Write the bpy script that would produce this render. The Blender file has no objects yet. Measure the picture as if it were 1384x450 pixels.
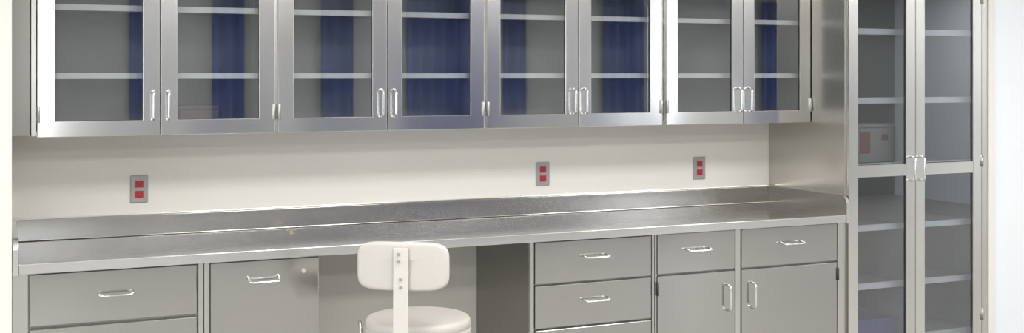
import bpy, bmesh, math
from mathutils import Vector, Matrix

S = bpy.context.scene
S.view_settings.view_transform = 'Standard'
S.view_settings.look = 'None'
COL = S.collection

# ------------------------------------------------------------ materials
def newmat(name):
    m = bpy.data.materials.new(name); m.use_nodes = True
    nt = m.node_tree
    b = nt.nodes['Principled BSDF']
    return m, nt, b

def paint(name, col, rough=0.6, metal=0.0, noise=0.03, nscale=6.0, bump=0.0, bscale=200, spec=0.5):
    m, nt, b = newmat(name)
    tc = nt.nodes.new('ShaderNodeTexCoord')
    n = nt.nodes.new('ShaderNodeTexNoise'); n.inputs['Scale'].default_value = nscale
    n.inputs['Detail'].default_value = 4
    nt.links.new(tc.outputs['Object'], n.inputs['Vector'])
    r = nt.nodes.new('ShaderNodeValToRGB')
    r.color_ramp.elements[0].position = 0.3; r.color_ramp.elements[1].position = 0.7
    r.color_ramp.elements[0].color = (*[max(0, c*(1-noise)) for c in col], 1)
    r.color_ramp.elements[1].color = (*[min(1, c*(1+noise)) for c in col], 1)
    nt.links.new(n.outputs['Fac'], r.inputs['Fac'])
    nt.links.new(r.outputs['Color'], b.inputs['Base Color'])
    b.inputs['Roughness'].default_value = rough
    b.inputs['Metallic'].default_value = metal
    b.inputs['Specular IOR Level'].default_value = spec
    if bump > 0:
        n2 = nt.nodes.new('ShaderNodeTexNoise'); n2.inputs['Scale'].default_value = bscale
        nt.links.new(tc.outputs['Object'], n2.inputs['Vector'])
        bp = nt.nodes.new('ShaderNodeBump'); bp.inputs['Strength'].default_value = bump
        bp.inputs['Distance'].default_value = 0.002
        nt.links.new(n2.outputs['Fac'], bp.inputs['Height'])
        nt.links.new(bp.outputs['Normal'], b.inputs['Normal'])
    return m

def steel(name, col, rough=0.35, stretch=(3, 3, 250), metal=1.0, rvar=0.015, wave=0.0):
    """brushed stainless: fine stretched noise drives roughness; broad noise gives slight sheet warp"""
    m, nt, b = newmat(name)
    tc = nt.nodes.new('ShaderNodeTexCoord')
    if rvar > 0:
        mp = nt.nodes.new('ShaderNodeMapping'); mp.inputs['Scale'].default_value = stretch
        nt.links.new(tc.outputs['Object'], mp.inputs['Vector'])
        n = nt.nodes.new('ShaderNodeTexNoise'); n.inputs['Scale'].default_value = 1.2; n.inputs['Detail'].default_value = 3
        nt.links.new(mp.outputs['Vector'], n.inputs['Vector'])
        mr = nt.nodes.new('ShaderNodeMapRange')
        mr.inputs['To Min'].default_value = rough - rvar; mr.inputs['To Max'].default_value = rough + rvar
        nt.links.new(n.outputs['Fac'], mr.inputs['Value'])
        nt.links.new(mr.outputs['Result'], b.inputs['Roughness'])
    else:
        b.inputs['Roughness'].default_value = rough
    n3 = nt.nodes.new('ShaderNodeTexNoise'); n3.inputs['Scale'].default_value = 1.7
    nt.links.new(tc.outputs['Object'], n3.inputs['Vector'])
    n3.inputs['Detail'].default_value = 0
    r = nt.nodes.new('ShaderNodeValToRGB')
    r.color_ramp.elements[0].position = 0.3; r.color_ramp.elements[1].position = 0.7
    r.color_ramp.elements[0].color = (*[c*0.93 for c in col], 1)
    r.color_ramp.elements[1].color = (*[min(1, c*1.05) for c in col], 1)
    nt.links.new(n3.outputs['Fac'], r.inputs['Fac'])
    nt.links.new(r.outputs['Color'], b.inputs['Base Color'])
    b.inputs['Metallic'].default_value = metal
    if wave > 0:
        n4 = nt.nodes.new('ShaderNodeTexNoise'); n4.inputs['Scale'].default_value = 2.5; n4.inputs['Detail'].default_value = 0
        nt.links.new(tc.outputs['Object'], n4.inputs['Vector'])
        b2 = nt.nodes.new('ShaderNodeBump'); b2.inputs['Strength'].default_value = wave; b2.inputs['Distance'].default_value = 0.05
        nt.links.new(n4.outputs['Fac'], b2.inputs['Height'])
        nt.links.new(b2.outputs['Normal'], b.inputs['Normal'])
    return m

def glassmat(name, tint, refl):
    """thin sheet glass: transparent + mirror, reflection grows at grazing angles (same from both sides)"""
    m = bpy.data.materials.new(name); m.use_nodes = True
    nt = m.node_tree; nt.nodes.clear()
    out = nt.nodes.new('ShaderNodeOutputMaterial')
    tr = nt.nodes.new('ShaderNodeBsdfTransparent'); tr.inputs['Color'].default_value = (*tint, 1)
    gl = nt.nodes.new('ShaderNodeBsdfGlossy'); gl.inputs['Roughness'].default_value = 0.015
    gl.inputs['Color'].default_value = (0.95, 0.97, 1, 1)
    fr = nt.nodes.new('ShaderNodeLayerWeight'); fr.inputs['Blend'].default_value = 0.5
    pw = nt.nodes.new('ShaderNodeMath'); pw.operation = 'POWER'; pw.inputs[1].default_value = 4
    nt.links.new(fr.outputs['Facing'], pw.inputs[0])
    ad = nt.nodes.new('ShaderNodeMath'); ad.operation = 'ADD'; ad.inputs[1].default_value = refl; ad.use_clamp = True
    nt.links.new(pw.outputs[0], ad.inputs[0])
    mx = nt.nodes.new('ShaderNodeMixShader')
    nt.links.new(ad.outputs[0], mx.inputs[0])
    nt.links.new(tr.outputs[0], mx.inputs[1]); nt.links.new(gl.outputs[0], mx.inputs[2])
    nt.links.new(mx.outputs[0], out.inputs[0])
    return m

M_wall   = paint('wall_paint', (0.75, 0.725, 0.675), 0.75, noise=0.015, nscale=2, bump=0.08)
M_white  = paint('white_wall_paint', (0.80, 0.83, 0.86), 0.6, noise=0.01)
M_rear   = paint('grey_rear_paint', (0.34, 0.35, 0.34), 0.8)
M_ceil   = paint('ceiling_tile', (0.75, 0.75, 0.73), 0.9, bump=0.2)
M_floor  = paint('vinyl_floor', (0.38, 0.37, 0.355), 0.4, noise=0.12, nscale=30)
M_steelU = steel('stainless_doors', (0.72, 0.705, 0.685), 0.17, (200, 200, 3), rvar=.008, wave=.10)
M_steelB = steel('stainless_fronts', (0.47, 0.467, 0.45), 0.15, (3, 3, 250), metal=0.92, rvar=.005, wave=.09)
M_steelF = steel('stainless_frame', (0.66, 0.65, 0.62), 0.26, (200, 200, 3))
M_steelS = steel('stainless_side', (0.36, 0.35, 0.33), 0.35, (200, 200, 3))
M_steelT = steel('stainless_tall_side', (0.62, 0.60, 0.565), 0.24, rvar=0, wave=.05)
M_steelD = steel('stainless_tall_doors', (0.72, 0.705, 0.67), 0.24, (200, 200, 3), wave=.05)
M_steelC = steel('stainless_counter', (0.44, 0.445, 0.455), 0.15, rvar=0)
M_steelE = steel('stainless_edge', (0.82, 0.82, 0.81), 0.2, rvar=0)
M_steelK = steel('stainless_splash', (0.50, 0.48, 0.455), 0.2, rvar=0, wave=.04)
M_steelI = steel('stainless_interior', (0.27, 0.285, 0.28), 0.5, (3, 3, 100), metal=0.1)
M_lip_lit  = paint('shelf_lip_lit', (0.82, 0.83, 0.82), 0.4, metal=0.1)  # pale colour carries the frontal light on the steel shelf lips
M_chrome = paint('polished_chrome', (0.90, 0.90, 0.89), 0.10, metal=1.0, noise=0.01)
M_dark   = paint('dark_gap', (0.04, 0.04, 0.045), 0.6)
M_hinge  = steel('hinge_steel', (0.5, 0.49, 0.47), 0.3, (3, 3, 100))
M_glass  = glassmat('cabinet_glass', (0.80, 0.82, 0.83), 0.25)
M_glassT = glassmat('tall_cabinet_glass', (0.62, 0.65, 0.69), 0.20)
M_blue   = paint('blue_fabric', (0.018, 0.04, 0.19), 0.9, noise=0.2)
M_bluep  = paint('blue_cast', (0.015, 0.035, 0.22), 0.4)  # tint of a blue reflection, put on a solid bin
M_vinyl  = paint('cream_vinyl', (0.54, 0.51, 0.475), 0.5, noise=0.02, bump=0.1)
M_stoolm = paint('cream_enamel', (0.60, 0.575, 0.53), 0.35, noise=0.02)
M_plate  = paint('outlet_plate_steel', (0.36, 0.36, 0.36), 0.4, metal=0.6)
M_red    = paint('red_receptacle', (0.42, 0.02, 0.02), 0.4)
M_slot   = paint('slot_black', (0.02, 0.01, 0.01), 0.6)
M_brass  = paint('brass', (0.6, 0.5, 0.35), 0.3, metal=1.0)
M_box    = paint('reflected_box_grey', (0.28, 0.265, 0.255), 0.7)  # reflection tones, put on solid boxes
M_boxred = paint('reflected_box_red', (0.22, 0.05, 0.045), 0.6)
M_boxpk  = paint('reflected_box_pink', (0.20, 0.155, 0.15), 0.7)
M_rubber = paint('black_rubber', (0.03, 0.03, 0.03), 0.7)

# ------------------------------------------------------------ helpers
def empty(name, loc):
    e = bpy.data.objects.new(name, None); e.location = loc
    e.empty_display_size = 0.1
    COL.objects.link(e); return e

def finish(name, bm, loc, mat, parent=None, bevel=0.0, smooth=False, segs=2):
    me = bpy.data.meshes.new(name)
    bmesh.ops.recalc_face_normals(bm, faces=bm.faces)
    bm.to_mesh(me); bm.free()
    mats = mat if isinstance(mat, (list, tuple)) else [mat]
    for mm in mats: me.materials.append(mm)
    ob = bpy.data.objects.new(name, me)
    COL.objects.link(ob)
    if parent:
        ob.parent = parent; ob.location = Vector(loc) - parent.location
    else:
        ob.location = loc
    if bevel > 0:
        md = ob.modifiers.new('bev', 'BEVEL'); md.width = bevel; md.segments = segs
        md.limit_method = 'ANGLE'; md.angle_limit = math.radians(35)
        md.harden_normals = False
    if smooth:
        for p in me.polygons: p.use_smooth = True
    return ob

def addbox(bm, x0, x1, y0, y1, z0, z1, mi=0):
    vs = [bm.verts.new(p) for p in [(x0,y0,z0),(x1,y0,z0),(x1,y1,z0),(x0,y1,z0),(x0,y0,z1),(x1,y0,z1),(x1,y1,z1),(x0,y1,z1)]]
    for f in [(0,3,2,1),(4,5,6,7),(0,1,5,4),(1,2,6,5),(2,3,7,6),(3,0,4,7)]:
        fc = bm.faces.new([vs[i] for i in f]); fc.material_index = mi

def box(name, x0, x1, y0, y1, z0, z1, mat, parent=None, bevel=0.0):
    c = Vector(((x0+x1)/2, (y0+y1)/2, (z0+z1)/2))
    bm = bmesh.new()
    addbox(bm, x0-c.x, x1-c.x, y0-c.y, y1-c.y, z0-c.z, z1-c.z)
    return finish(name, bm, c, mat, parent, bevel)

def sheet(name, x0, x1, y, z0, z1, mat, parent):
    c = Vector(((x0+x1)/2, y, (z0+z1)/2)); bm = bmesh.new()
    bm.faces.new([bm.verts.new((a-c.x, 0, b-c.z)) for a, b in ((x0,z0),(x1,z0),(x1,z1),(x0,z1))])
    return finish(name, bm, c, mat, parent)

def boxes(name, lst, mat, parent=None, bevel=0.0):
    c = Vector(((lst[0][0]+lst[0][1])/2, (lst[0][2]+lst[0][3])/2, (lst[0][4]+lst[0][5])/2))
    bm = bmesh.new()
    for b in lst:
        addbox(bm, b[0]-c.x, b[1]-c.x, b[2]-c.y, b[3]-c.y, b[4]-c.z, b[5]-c.z, b[6] if len(b) > 6 else 0)
    return finish(name, bm, c, mat, parent, bevel)

def frame(name, x0, x1, z0, z1, l, r, b, t, y0, y1, mat, parent, bevel=0.002):
    """rectangular ring in the XZ plane, depth y0..y1"""
    c = Vector(((x0+x1)/2, (y0+y1)/2, (z0+z1)/2))
    bm = bmesh.new()
    O = [(x0,z0),(x1,z0),(x1,z1),(x0,z1)]
    I = [(x0+l,z0+b),(x1-r,z0+b),(x1-r,z1-t),(x0+l,z1-t)]
    vv = {}
    for k, pts in (('o', O), ('i', I)):
        for j, y in enumerate((y0, y1)):
            vv[k, j] = [bm.verts.new((p[0]-c.x, y-c.y, p[1]-c.z)) for p in pts]
    for i in range(4):
        n = (i+1) % 4
        bm.faces.new([vv['o',0][i], vv['o',0][n], vv['i',0][n], vv['i',0][i]])
        bm.faces.new([vv['o',1][i], vv['i',1][i], vv['i',1][n], vv['o',1][n]])
        bm.faces.new([vv['o',0][i], vv['o',1][i], vv['o',1][n], vv['o',0][n]])
        bm.faces.new([vv['i',0][i], vv['i',0][n], vv['i',1][n], vv['i',1][i]])
    return finish(name, bm, c, mat, parent, bevel)

def cyl(name, c, r, h, mat, parent=None, axis='Z', seg=32, bevel=0.0):
    bm = bmesh.new()
    bmesh.ops.create_cone(bm, cap_ends=True, segments=seg, radius1=r, radius2=r, depth=h)
    if axis == 'Y': bmesh.ops.rotate(bm, matrix=Matrix.Rotation(math.pi/2, 3, 'X'), verts=bm.verts)
    if axis == 'X': bmesh.ops.rotate(bm, matrix=Matrix.Rotation(math.pi/2, 3, 'Y'), verts=bm.verts)
    ob = finish(name, bm, c, mat, parent, bevel)
    for p in ob.data.polygons:
        p.use_smooth = len(p.vertices) == 4
    return ob

def tube(name, pts, r, mat, parent, origin):
    """swept round bar along points (world), rounded corners"""
    P = [Vector(p) - Vector(origin) for p in pts]
    out = [P[0]]
    rad = 0.014
    for i in range(1, len(P)-1):
        a = (P[i-1]-P[i]); b = (P[i+1]-P[i])
        ra = min(rad, a.length*0.45, b.length*0.45)
        A = P[i]+a.normalized()*ra; B = P[i]+b.normalized()*ra
        for k in range(6):
            t = k/5
            out.append((1-t)**2*A + 2*t*(1-t)*P[i] + t*t*B)
    out.append(P[-1])
    bm = bmesh.new(); seg = 10; rings = []
    up = None
    for i, p in enumerate(out):
        if i == 0: d = out[1]-out[0]
        elif i == len(out)-1: d = out[-1]-out[-2]
        else: d = (out[i+1]-out[i]).normalized()+(out[i]-out[i-1]).normalized()
        d.normalize()
        if up is None:
            up = d.orthogonal().normalized()
        else:
            up = (up - d*up.dot(d)).normalized()
        s = d.cross(up)
        rings.append([bm.verts.new(p + r*(math.cos(2*math.pi*k/seg)*up + math.sin(2*math.pi*k/seg)*s)) for k in range(seg)])
    for a, b in zip(rings, rings[1:]):
        for k in range(seg):
            bm.faces.new([a[k], a[(k+1)%seg], b[(k+1)%seg], b[k]])
    bm.faces.new(rings[0]); bm.faces.new(rings[-1])
    return finish(name, bm, origin, mat, parent, smooth=True)

def vpull(name, x, yf, zc, L, parent, proj=0.034, r=0.0052):
    return tube(name, [(x, yf, zc-L/2), (x, yf-proj, zc-L/2+0.006), (x, yf-proj, zc+L/2-0.006), (x, yf, zc+L/2)], r, M_chrome, parent, (x, yf, zc))
def hpull(name, xc, yf, z, L, parent, proj=0.044, r=0.0045, drop=0.006):
    return tube(name, [(xc-L/2, yf, z), (xc-L/2+0.003, yf-proj, z-drop), (xc+L/2-0.003, yf-proj, z-drop), (xc+L/2, yf, z)], r, M_chrome, parent, (xc, yf, z))

# ------------------------------------------------------------ room
H = 2.75
XL, XR, YR = -3.0, 11.0, -8.3
box('floor', XL-.1, XR+.1, YR-.1, 0.1, -0.1, 0, M_floor)
box('ceiling', XL-.1, XR+.1, YR-.1, 0.1, H, H+.1, M_ceil)
box('wall_back', XL, XR, 0, 0.1, 0, H, M_wall)
box('wall_rear', XL, XR, YR-.1, YR, 0, H, M_rear)
box('wall_left', XL-.1, XL, YR, 0.1, 0, H, M_white)
box('wall_right', XR, XR+.1, YR, 0.1, 0, H, M_white)
box('wall_alcove_left', XL, 0.051, -0.69, 0, 0, H, M_wall)
box('wall_alcove_right', 4.762, XR, -0.635, 0, 0, H, M_white)
box('trim_1', 4.762, 4.80, -0.65, -0.635, 0, H, M_wall, bevel=0.003)

# curtains on the rear wall (seen reflected in the glass)
def curtain(x0, x1, z0=0.08, z1=2.55):
    n = max(12, int((x1-x0)/0.02)); bm = bmesh.new(); rows = []
    for z in (z0, z1):
        rows.append([bm.verts.new((x0+(x1-x0)*k/n-(x0+x1)/2, 0.035*math.sin(k*0.9), z)) for k in range(n+1)])
    for k in range(n):
        bm.faces.new([rows[0][k], rows[0][k+1], rows[1][k+1], rows[1][k]])
    ob = finish('curtain', bm, ((x0+x1)/2, YR+0.09, 0), M_blue, smooth=True)
    md = ob.modifiers.new('sol', 'SOLIDIFY'); md.thickness = 0.006
    return ob
for a, b in [(1.27, 1.45), (2.12, 2.45), (3.30, 3.68), (4.30, 5.20), (5.5, 5.8), (6.85, 7.42), (9.2, 10.0)]:
    curtain(a, b)

# ------------------------------------------------------------ wall cabinets
UF = -0.36      # door front plane
ZB, ZT = 1.36, 2.12
edges = [(0.124, 0.145, 0.607, 1.074), (1.074, 1.085, 1.564, 2.024), (2.024, 2.035, 2.499, 2.955), (2.955, 2.975, 3.422, 3.838)]
def shelf(name, a, b, y0, ylip, y1, z, zb, zt, e):
    boxes(name, [(a, b, ylip, y1, zb+.004, zt-.008, 1), (a, b, y0, ylip, zb, zt, 0)], [M_lip_lit, M_steelI], e, 0.001)
def wall_cabinet(x0, d0, dm, x1):
    e = empty('wall_cabinet', ((x0+x1)/2, UF/2, (ZB+ZT)/2))
    yb, yf = -0.002, UF+0.022
    boxes('carcass', [(x0, x0+.018, yf, yb, ZB, ZT), (x1-.018, x1, yf, yb, ZB, ZT),
                      (x0+.018, x1-.018, yf, yb, ZB, ZB+.02), (x0+.018, x1-.018, yf, yb, ZT-.02, ZT)], M_steelF, e, 0.001)
    box('back_panel', x0+.018, x1-.018, -0.012, yb, ZB+.02, ZT-.02, M_steelI, e)
    box('side_liner_left', x0+.0182, x0+.0192, yf+.004, -.013, ZB+.02, ZT-.02, M_steelI, e)
    box('side_liner_right', x1-.0192, x1-.0182, yf+.004, -.013, ZB+.02, ZT-.02, M_steelI, e)
    box('centre_post', dm-.012, dm+.012, yf, yf+.03, ZB+.02, ZT-.02, M_steelI, e)
    for k, z in enumerate((1.595, 1.868)):
        for j, (a, b) in enumerate(((x0+.02, dm-.014), (dm+.014, x1-.02))):
            shelf('shelf_%d_%d' % (k, j), a, b, yf+.032, yf+.045, -.014, z, z-.012, z+.012, e)
            box('shelf_clip_%d_%d' % (k, j), b-.012, b-.001, yf+.020, yf+.031, z-.02, z+.01, M_dark, e)
    doors = ((d0, dm-.0015), (dm+.0015, x1-.003))
    for j, (a, b) in enumerate(doors):
        frame('door_%d_frame' % j, a, b, ZB-.004, ZT+.004, .066, .066, .062, .062, UF, UF+.020, M_steelU, e)
        sheet('door_%d_glass' % j, a+.064, b-.064, UF+.011, ZB+.056, ZT-.06, M_glass, e)
        frame('door_%d_gasket' % j, a+.062, b-.062, ZB+.054, ZT-.054, .005, .005, .005, .005, UF+.006, UF+.014, M_dark, e, 0)
    vpull('pull_0', dm-.030, UF, 1.475, .122, e)
    vpull('pull_1', dm+.030, UF, 1.475, .122, e)
    for j, x in enumerate((d0+.004, x1-.008)):
        for k, z in enumerate((ZB+.085, ZT-.085)):
            cyl('hinge_%d_%d' % (j, k), (x, UF-.004, z), .007, .065, M_hinge, e, bevel=.001)
    return e
for ed in edges: wall_cabinet(*ed)
e = empty('cabinet_filler_panel', (0.087, -0.17, 1.74))
box('panel', 0.053, 0.122, -0.325, -0.002, ZB, ZT, M_steelS, e, 0.002)
box('wall_soffit', 0.051, 3.84, -0.33, 0, ZT+.01, H, M_wall)

# ------------------------------------------------------------ countertop
CT = 0.91
ct = empty('countertop', (1.95, -0.33, 0.9))
boxes('slab', [(0.074, 3.82, -0.645, -0.02, CT-.033, CT)], M_steelC, ct, 0.003)
box('nosing', 0.074, 3.82, -0.656, -0.6455, CT-.037, CT+.002, M_steelE, ct, 0.004)
box('backsplash', 0.074, 3.82, -0.019, -0.001, CT-.03, 0.998, M_steelK, ct, 0.002)
box('backsplash_cap', 0.074, 3.82, -0.022, -0.001, 0.9985, 1.005, M_steelE, ct, 0.002)
def cove():
    r = .005; bm = bmesh.new(); A = []; B = []
    prof = [(-.0192, CT+r)] + [(-.0192-r+r*math.cos(a), CT+r-r*math.sin(a)) for a in [math.radians(15*k) for k in range(1, 6)]] + [(-.0192-r, CT+.0003), (-.0192, CT+.0003)]
    c = Vector((1.95, -.02, CT))
    for y, z in prof:
        A.append(bm.verts.new((.075-c.x, y-c.y, z-c.z))); B.append(bm.verts.new((3.819-c.x, y-c.y, z-c.z)))
    for i in range(len(A)):
        n = (i+1) % len(A); bm.faces.new([A[i], B[i], B[n], A[n]])
    bm.faces.new(A); bm.faces.new(B[::-1])
    finish('cove', bm, c, M_steelK, ct)
cove()
def endsplash(name, x0, x1, mat):
    pts = [(-0.66, CT-.04), (-0.002, CT-.04), (-0.002, 1.005), (-0.62, 1.005)]
    pts += [(-0.62-.04*math.sin(a), 0.965+.04*math.cos(a)) for a in [math.radians(15*k) for k in range(1, 7)]]
    c = Vector(((x0+x1)/2, -.33, .95)); bm = bmesh.new()
    A = [bm.verts.new((x0-c.x, y-c.y, z-c.z)) for y, z in pts]; B = [bm.verts.new((x1-c.x, y-c.y, z-c.z)) for y, z in pts]
    fa = bm.faces.new(A); fb = bm.faces.new(B[::-1]); fa.material_index = 1; fb.material_index = 1
    for i in range(len(A)):
        n = (i+1) % len(A); bm.faces.new([A[i], B[i], B[n], A[n]])
    return finish(name, bm, c, [M_steelE, mat], ct, 0.003)
endsplash('end_splash_left', 0.053, 0.074, M_steelE)
endsplash('end_splash_right', 3.820, 3.838, M_steelK)
cyl('counter_grommet_body', (1.19, -0.14, CT+.003), .020, .004, M_brass, ct, bevel=.001)
cyl('counter_grommet_cap', (1.19, -0.14, CT+.008), .010, .006, M_brass, ct, bevel=.002)

# ------------------------------------------------------------ base cabinets
BF = -0.628
def base_carcass(name, x0, x1):
    e = empty(name, ((x0+x1)/2, BF/2, 0.45))
    yb, yf = -0.003, BF+.020
    top = CT-.037
    boxes('carcass', [(x0, x0+.02, yf, yb, .10, top), (x1-.02, x1, yf, yb, .10, top),
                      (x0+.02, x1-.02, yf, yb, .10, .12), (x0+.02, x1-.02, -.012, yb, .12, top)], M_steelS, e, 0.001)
    box('kick_plate', x0+.01, x1-.01, -.54, yb, 0, .099, M_dark, e)
    return e
def front(e, name, x0, x1, z0, z1):
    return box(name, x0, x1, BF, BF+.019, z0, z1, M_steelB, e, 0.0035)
def rails(e, lst):
    boxes('face_frame', [(a, b, BF+.0215, BF+.045, c, d) for a, b, c, d in lst], M_steelS, e, 0.001)

top = CT-.037
e = base_carcass('drawer_base_cabinet', 0.053, 0.735)
rails(e, [(0.073, .715, .12, top-.001)])
box('left_stile', 0.053, 0.106, BF+.004, BF+.019, .10, top, M_steelF, e, .001)
box('right_stile', 0.716, 0.735, BF+.004, BF+.019, .10, top, M_steelF, e, .001)
for i, (a, b) in enumerate(((.675, .868), (.40, .665), (.12, .39))):
    front(e, 'drawer_%d' % i, .112, .710, a, b)
    hpull('pull_%d' % i, .411, BF, (a+b)/2+.012, .122, e)

e = base_carcass('waste_base_cabinet', 0.738, 1.195)
rails(e, [(0.758, 1.175, .12, top-.001)])
box('left_stile', 0.738, 0.756, BF+.004, BF+.019, .10, top, M_steelF, e, .001)
front(e, 'door', .762, 1.190, .12, .868)
hpull('pull', .965, BF, .805, .122, e, drop=.018)
cyl('lock', (1.127, BF-.003, .815), .009, .006, M_chrome, e, 'Y', bevel=.001)

e = base_carcass('drawer_base_cabinet', 2.128, 2.752)
rails(e, [(2.148, 2.732, .12, top-.001)])
box('left_stile', 2.128, 2.146, BF+.004, BF+.019, .10, top, M_steelF, e, .001)
box('right_stile', 2.739, 2.752, BF+.004, BF+.019, .10, top, M_steelF, e, .001)
for i, (a, b) in enumerate(((.684, .868), (.490, .676), (.300, .482), (.12, .292))):
    front(e, 'drawer_%d' % i, 2.151, 2.734, a, b)
    hpull('pull_%d' % i, 2.443, BF, (a+b)/2+.022, .122, e)

e = base_carcass('door_base_cabinet', 2.755, 3.838)
rails(e, [(2.775, 3.818, .12, top-.001)])
box('centre_stile', 3.194, 3.222, BF+.004, BF+.019, .10, top, M_steelF, e, .001)
box('left_stile', 2.755, 2.764, BF+.004, BF+.019, .10, top, M_steelF, e, .001)
box('right_stile', 3.793, 3.838, BF+.004, BF+.019, .10, top, M_steelF, e, .001)
for i, (x0, x1) in enumerate(((2.768, 3.189), (3.227, 3.788))):
    front(e, 'drawer_%d' % i, x0, x1, .686, .870)
    front(e, 'door_%d' % i, x0, x1, .12, .678)
    hpull('drawer_pull_%d' % i, (x0+x1)/2, BF, .795, .122, e)
vpull('door_pull_0', 3.143, BF, .555, .122, e)
vpull('door_pull_1', 3.283, BF, .555, .122, e)
for i, x in enumerate((2.766, 3.790)):
    cyl('hinge_%d' % i, (x, BF-.003, .62), .006, .06, M_dark, e)

# bracket under knee space
e = empty('counter_bracket', (1.27, -0.1, 0.82))
boxes('bracket', [(1.255, 1.285, -0.14, -0.001, .862, .873), (1.255, 1.285, -0.012, -0.001, .80, .862)], M_stoolm, e, .002)

# ------------------------------------------------------------ tall glazed cabinet
TF = -0.642
TX0, TX1, TZ = 3.840, 4.760, 2.30
e = empty('tall_display_cabinet', (4.3, -.32, 1.15))
yf = TF+.022
boxes('carcass', [(TX0, TX0+.018, yf, -.002, .08, TZ), (TX1-.018, TX1, yf, -.002, .08, TZ),
                  (TX0+.018, TX1-.018, yf, -.002, .08, .10), (TX0+.018, TX1-.018, yf, -.002, TZ-.02, TZ)], M_steelT, e, .001)
box('kick_plate', TX0+.01, TX1-.01, -.55, -.003, 0, .079, M_dark, e)
box('back_panel', TX0+.018, TX1-.018, -.012, -.002, .10, TZ-.02, M_steelI, e)
box('side_liner_right', TX1-.0195, TX1-.0182, yf+.005, -.013, .10, TZ-.02, M_steelI, e)
XM = 4.271
box('centre_divider', XM-.008, XM+.008, yf+.02, -.013, .10, TZ-.02, M_steelI, e)
box('mid_rail', TX0+.02, TX1-.02, yf+.002, yf+.02, 1.10, 1.15, M_steelI, e)
for k, z in enumerate((.25, .53, .825, 1.138, 1.47, 1.82)):
    for j, (a, b) in enumerate(((TX0+.02, XM-.009), (XM+.009, TX1-.021))):
        shelf('shelf_%d_%d' % (k, j), a, b, yf+.06, yf+.075, -.014, z, z-.016, z+.014, e)
for j, (a, b, l, r) in enumerate(((TX0+.008, XM-.0015, .058, .058), (XM+.0015, TX1-.045, .060, .058))):
    frame('door_%d_frame' % j, a, b, .10, TZ-.01, l, r, .07, .07, TF, TF+.02, M_steelD, e)
    box('door_%d_rail' % j, a+l, b-r, TF+.001, TF+.019, 1.09, 1.15, M_steelD, e, .001)
    sheet('door_%d_glass_top' % j, a+l-.002, b-r+.002, TF+.011, 1.148, TZ-.078, M_glassT, e)
    sheet('door_%d_glass_bottom' % j, a+l-.002, b-r+.002, TF+.011, .168, 1.092, M_glassT, e)
    for kk, (z0, z1) in enumerate(((.166, 1.094), (1.146, TZ-.076))):
        frame('door_%d_gasket_%d' % (j, kk), a+l-.004, b-r+.004, z0, z1, .006, .006, .006, .006, TF+.006, TF+.014, M_dark, e, 0)
box('right_stile', TX1-.042, TX1, TF+.002, TF+.021, .08, TZ, M_steelF, e, .001)
vpull('pull_0', XM-.030, TF, 1.125, .122, e)
vpull('pull_1', XM+.030, TF, 1.125, .122, e)
for k, z in enumerate((.35, 1.15, 2.0)):
    cyl('hinge_%d' % k, (TX1-.043, TF-.003, z), .006, .06, M_hinge, e)

# solid items added inside cabinets in place of reflections in the glass
e = empty('reflected_box', (4.07, -.42, 1.24))  # added for the reflected box with red marks
box('carton', 3.90, 4.235, -.53, -.33, 1.153, 1.33, M_box, e, .004)
box('lid', 3.895, 4.240, -.535, -.325, 1.33, 1.35, M_box, e, .003)
box('label', 4.01, 4.075, -.533, -.531, 1.20, 1.31, M_boxred, e)
box('tag', 4.15, 4.19, -.533, -.531, 1.265, 1.295, M_boxred, e)
e = empty('reflected_box', (.79, -.15, 1.43))  # added for a faint reddish reflection in the door
box('carton', .70, .86, -.22, -.08, 1.381, 1.455, M_boxpk, e, .004)
box('lid', .697, .863, -.223, -.077, 1.455, 1.470, M_boxpk, e, .002)
e = empty('blue_cast_bin', (4.06, -.35, .31))  # added for the blue reflection low in the tall glass
boxes('bin', [(3.87, 4.25, -.53, -.52, .265, .35), (3.87, 4.25, -.15, -.14, .265, .35), (3.87, 3.88, -.52, -.15, .265, .35), (4.24, 4.25, -.52, -.15, .265, .35), (3.88, 4.24, -.52, -.15, .265, .273)], M_bluep, e, .003)

# ------------------------------------------------------------ power outlets
for x in (0.563, 2.481, 3.393):
    e = empty('power_outlet', (x, -.004, 1.108))
    box('plate', x-.036, x+.036, -.007, -.0005, 1.108-.059, 1.108+.059, M_plate, e, .003)
    for k, dz in enumerate((-.022, .022)):
        z = 1.108+dz
        box('receptacle_%d' % k, x-.017, x+.017, -.010, -.0072, z-.015, z+.015, M_red, e, .002)
        box('slot_%d_l' % k, x-.008, x-.006, -.0106, -.0101, z-.003, z+.007, M_slot, e)
        box('slot_%d_r' % k, x+.006, x+.008, -.0106, -.0101, z-.003, z+.007, M_slot, e)
        cyl('slot_%d_g' % k, (x, -.0104, z-.008), .0025, .0006, M_slot, e, 'Y', seg=12)
    cyl('screw', (x, -.0078, 1.108), .003, .0015, M_chrome, e, 'Y', seg=12)

# ------------------------------------------------------------ lab stool
SC = Vector((1.399, -1.241, 0))
st = empty('lab_stool', SC)
def lathe(name, prof, mat, seg=64):
    bm = bmesh.new(); rings = []
    for r, z in prof:
        if r < 1e-5: rings.append([bm.verts.new((0, 0, z))])
        else: rings.append([bm.verts.new((r*math.cos(2*math.pi*k/seg), r*math.sin(2*math.pi*k/seg), z)) for k in range(seg)])
    for a, b in zip(rings, rings[1:]):
        for k in range(seg):
            n = (k+1) % seg
            if len(a) == 1: bm.faces.new([a[0], b[k], b[n]])
            elif len(b) == 1: bm.faces.new([a[k], b[0], a[n]])
            else: bm.faces.new([a[k], a[n], b[n], b[k]])
    return finish(name, bm, SC, mat, st, smooth=True)
R = .190; zt = .735
prof = [(0, zt), (.08, zt-.001), (.14, zt-.003), (R-.03, zt-.006)]
prof += [(R-.018+.018*math.sin(a), zt-.026+.018*math.cos(a)) for a in [math.radians(15*k) for k in range(1, 7)]]
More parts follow.
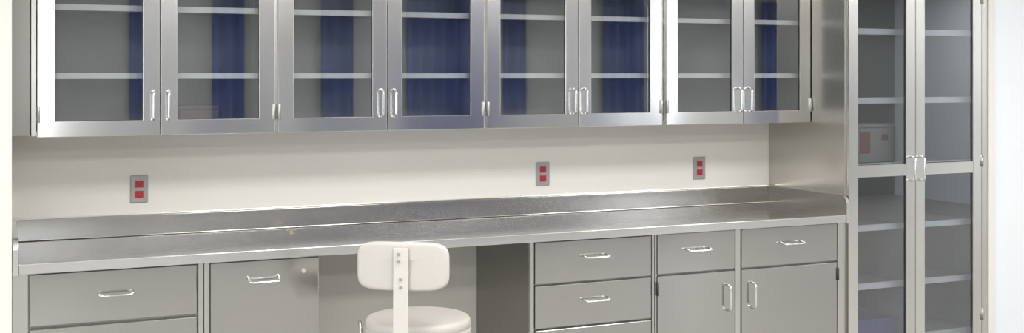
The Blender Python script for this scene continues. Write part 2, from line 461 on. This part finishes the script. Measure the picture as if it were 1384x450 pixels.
prof += [(R+.001, zt-.040), (R-.003, zt-.044), (R+.001, zt-.048), (R, zt-.075), (R-.008, zt-.085), (R-.03, zt-.088), (0, zt-.088)]
lathe('seat', prof, M_vinyl)
lathe('seat_pan', [(0, .645), (.12, .645), (.12, .636), (.04, .632), (.04, .60), (0, .60)], M_stoolm, 48)
lathe('column_upper', [(0, .61), (.016, .61), (.016, .36), (0, .36)], M_chrome, 32)
lathe('column_lower', [(0, .42), (.027, .42), (.03, .40), (.03, .12), (.05, .11), (.05, .07), (0, .07)], M_rubber, 32)
def backrest():
    W, Hh, T = .160, .083, .040
    bm = bmesh.new(); seg = 96; rings = []
    def outl(sx, y):
        pts = []
        for k in range(seg):
            a = 2*math.pi*k/seg; n = 5.0
            c, s = math.cos(a), math.sin(a)
            ux = math.copysign(abs(c)**(2/n), c); uz = math.copysign(abs(s)**(2/n), s)
            x = (W-sx)*ux; z = (Hh-sx)*uz
            pts.append((x, y + .55*x*x, z))
        return [bm.verts.new(p) for p in pts]
    lay = [(.060, T/2+.001), (.02, T/2), (.008, T/2-.004), (.002, T/2-.011), (0, T/2-.02), (.0, 0), (.0, -T/2+.008), (.002, -T/2+.003), (.006, -T/2+.0005), (.012, -T/2), (.06, -T/2)]
    for s, y in lay: rings.append(outl(s, y))
    for a, b in zip(rings, rings[1:]):
        for k in range(seg):
            bm.faces.new([a[k], a[(k+1)%seg], b[(k+1)%seg], b[k]])
    bm.faces.new(rings[0]); bm.faces.new(rings[-1])
    return finish('backrest', bm, SC + Vector((0, -.236, .945)), M_vinyl, st, smooth=True)
br = backrest()
def bar():
    path = [(-.261, 1.010), (-.262, .93), (-.266, .80), (-.270, .70), (-.268, .655), (-.255, .637), (-.23, .630), (-.05, .628)]
    hw, th = .026, .007
    bm = bmesh.new(); rings = []
    for i, (y, z) in enumerate(path):
        a = path[max(0, i-1)]; b = path[min(len(path)-1, i+1)]
        d = Vector((b[0]-a[0], b[1]-a[1])).normalized(); n = Vector((-d.y, d.x))*th/2
        rings.append([bm.verts.new(p) for p in ((-hw, y+n.x, z+n.y), (hw, y+n.x, z+n.y), (hw, y-n.x, z-n.y), (-hw, y-n.x, z-n.y))])
    for a, b in zip(rings, rings[1:]):
        for k in range(4): bm.faces.new([a[k], a[(k+1)%4], b[(k+1)%4], b[k]])
    bm.faces.new(rings[0]); bm.faces.new(rings[-1])
    return finish('back_support_bar', bm, SC, M_stoolm, st, bevel=.002)
bar()
for k, (x, z) in enumerate(((-.008, .99), (-.008, .965), (.0, .905), (0, .878))):
    cyl('bolt_%d' % k, SC+Vector((x, -.269, z)), .0055, .006, M_hinge, st, 'Y', seg=16, bevel=.001)
tube('height_lever', [SC+Vector((-.03, 0, .615)), SC+Vector((-.21, .01, .615)), SC+Vector((-.222, .012, .70))], .006, M_hinge, st, SC)
for k in range(5):
    a = 2*math.pi*k/5+.3
    c, s = math.cos(a), math.sin(a)
    tube('leg_%d' % k, [SC+Vector((.04*c, .04*s, .10)), SC+Vector((.16*c, .16*s, .10)), SC+Vector((.28*c, .28*s, .075))], .014, M_chrome, st, SC)
    cyl('caster_stem_%d' % k, SC+Vector((.275*c, .275*s, .065)), .007, .03, M_hinge, st, seg=16)
    cyl('caster_%d' % k, SC+Vector((.275*c, .275*s, .026)), .026, .03, M_rubber, st, 'X', seg=24, bevel=.004)
    tube('ring_spoke_%d' % k, [SC+Vector((.03*c, .03*s, .30)), SC+Vector((.20*c, .20*s, .30))], .006, M_chrome, st, SC)
lathe('foot_ring', [(.20+.010*math.cos(2*math.pi*k/12), .30+.010*math.sin(2*math.pi*k/12)) for k in range(13)], M_chrome)
st.rotation_euler = (0, 0, math.radians(-32))

# ------------------------------------------------------------ ceiling lights
def ceiling_light(x, y, sx, sy, power, col=(1, .985, .955), name='ceiling_light'):
    e = empty(name, (x, y, H-.03))
    frame_b = [(x-sx/2-.03, x+sx/2+.03, y-sy/2-.03, y-sy/2, H-.05, H-.001), (x-sx/2-.03, x+sx/2+.03, y+sy/2, y+sy/2+.03, H-.05, H-.001),
               (x-sx/2-.03, x-sx/2, y-sy/2, y+sy/2, H-.05, H-.001), (x+sx/2, x+sx/2+.03, y-sy/2, y+sy/2, H-.05, H-.001)]
    boxes('housing', frame_b, M_white, e)
    L = bpy.data.lights.new('lamp', 'AREA'); L.shape = 'RECTANGLE'; L.size = sx; L.size_y = sy
    L.energy = power; L.color = col
    o = bpy.data.objects.new('lamp', L); COL.objects.link(o); o.parent = e; o.location = (0, 0, -.01)
    return e
for x in (-0.8, 1.8, 4.4, 7.2, 9.8):  # rightmost column added to brighten the tall cabinet front
    for y in (-2.4, -4.6, -6.8):
        if x > 7 and y > -3: continue
        ceiling_light(x, y, 1.3, .6, 43 if x > 0 else 35)

# lit panels added out of view to brighten the cabinet steel
def fill_panel(name, wall, a, b, z0, z1, power):
    """wall 'L' or 'R'(rear); a..b along the wall"""
    if wall == 'L':
        e = empty(name, (XL+.03, (a+b)/2, (z0+z1)/2))
        f = lambda p, q, r, s: (XL+.001, XL+.05, p, q, r, s)
    else:
        e = empty(name, ((a+b)/2, YR+.03, (z0+z1)/2))
        f = lambda p, q, r, s: (p, q, YR+.001, YR+.05, r, s)
    boxes('fill_panel_frame', [f(a-.04, a, z0-.06, z1+.06), f(b, b+.04, z0-.06, z1+.06), f(a, b, z0-.06, z0), f(a, b, z1, z1+.06)], M_white, e, .003)
    L = bpy.data.lights.new('fill_lamp', 'AREA'); L.shape = 'RECTANGLE'; L.energy = power; L.color = (.90, .95, 1)
    o = bpy.data.objects.new('fill_lamp', L); COL.objects.link(o); o.parent = e
    if wall == 'L':
        L.size = z1-z0; L.size_y = b-a; o.rotation_euler = (0, math.radians(-90), 0)
    else:
        L.size = b-a; L.size_y = z1-z0; o.rotation_euler = (math.radians(90), 0, 0)
fill_panel('fill_panel_1', 'L', -4.5, -1.9, .7, 2.3, 55)  # added side light, lifts the first door
fill_panel('fill_panel_2', 'R', 0.10, 0.50, .9, 2.4, 9)  # added, mirrors as a bright left stile on the first door
fill_panel('fill_panel_3', 'R', 7.53, 7.85, .9, 2.4, 9)  # added, mirrors as a bright streak in the right-hand door stiles

w = bpy.data.worlds.new('world'); S.world = w; w.use_nodes = True
w.node_tree.nodes['Background'].inputs[0].default_value = (.8, .85, 1, 1)
w.node_tree.nodes['Background'].inputs[1].default_value = .3

# ------------------------------------------------------------ camera
cam = bpy.data.cameras.new('camera'); co = bpy.data.objects.new('camera', cam); COL.objects.link(co)
co.location = (0, -5.27, 1.60)
co.rotation_euler = (math.radians(90), 0, -math.atan(697/1586))
cam.sensor_width = 36; cam.lens = 36*1586/1384
cam.shift_y = -124/1384
S.camera = co
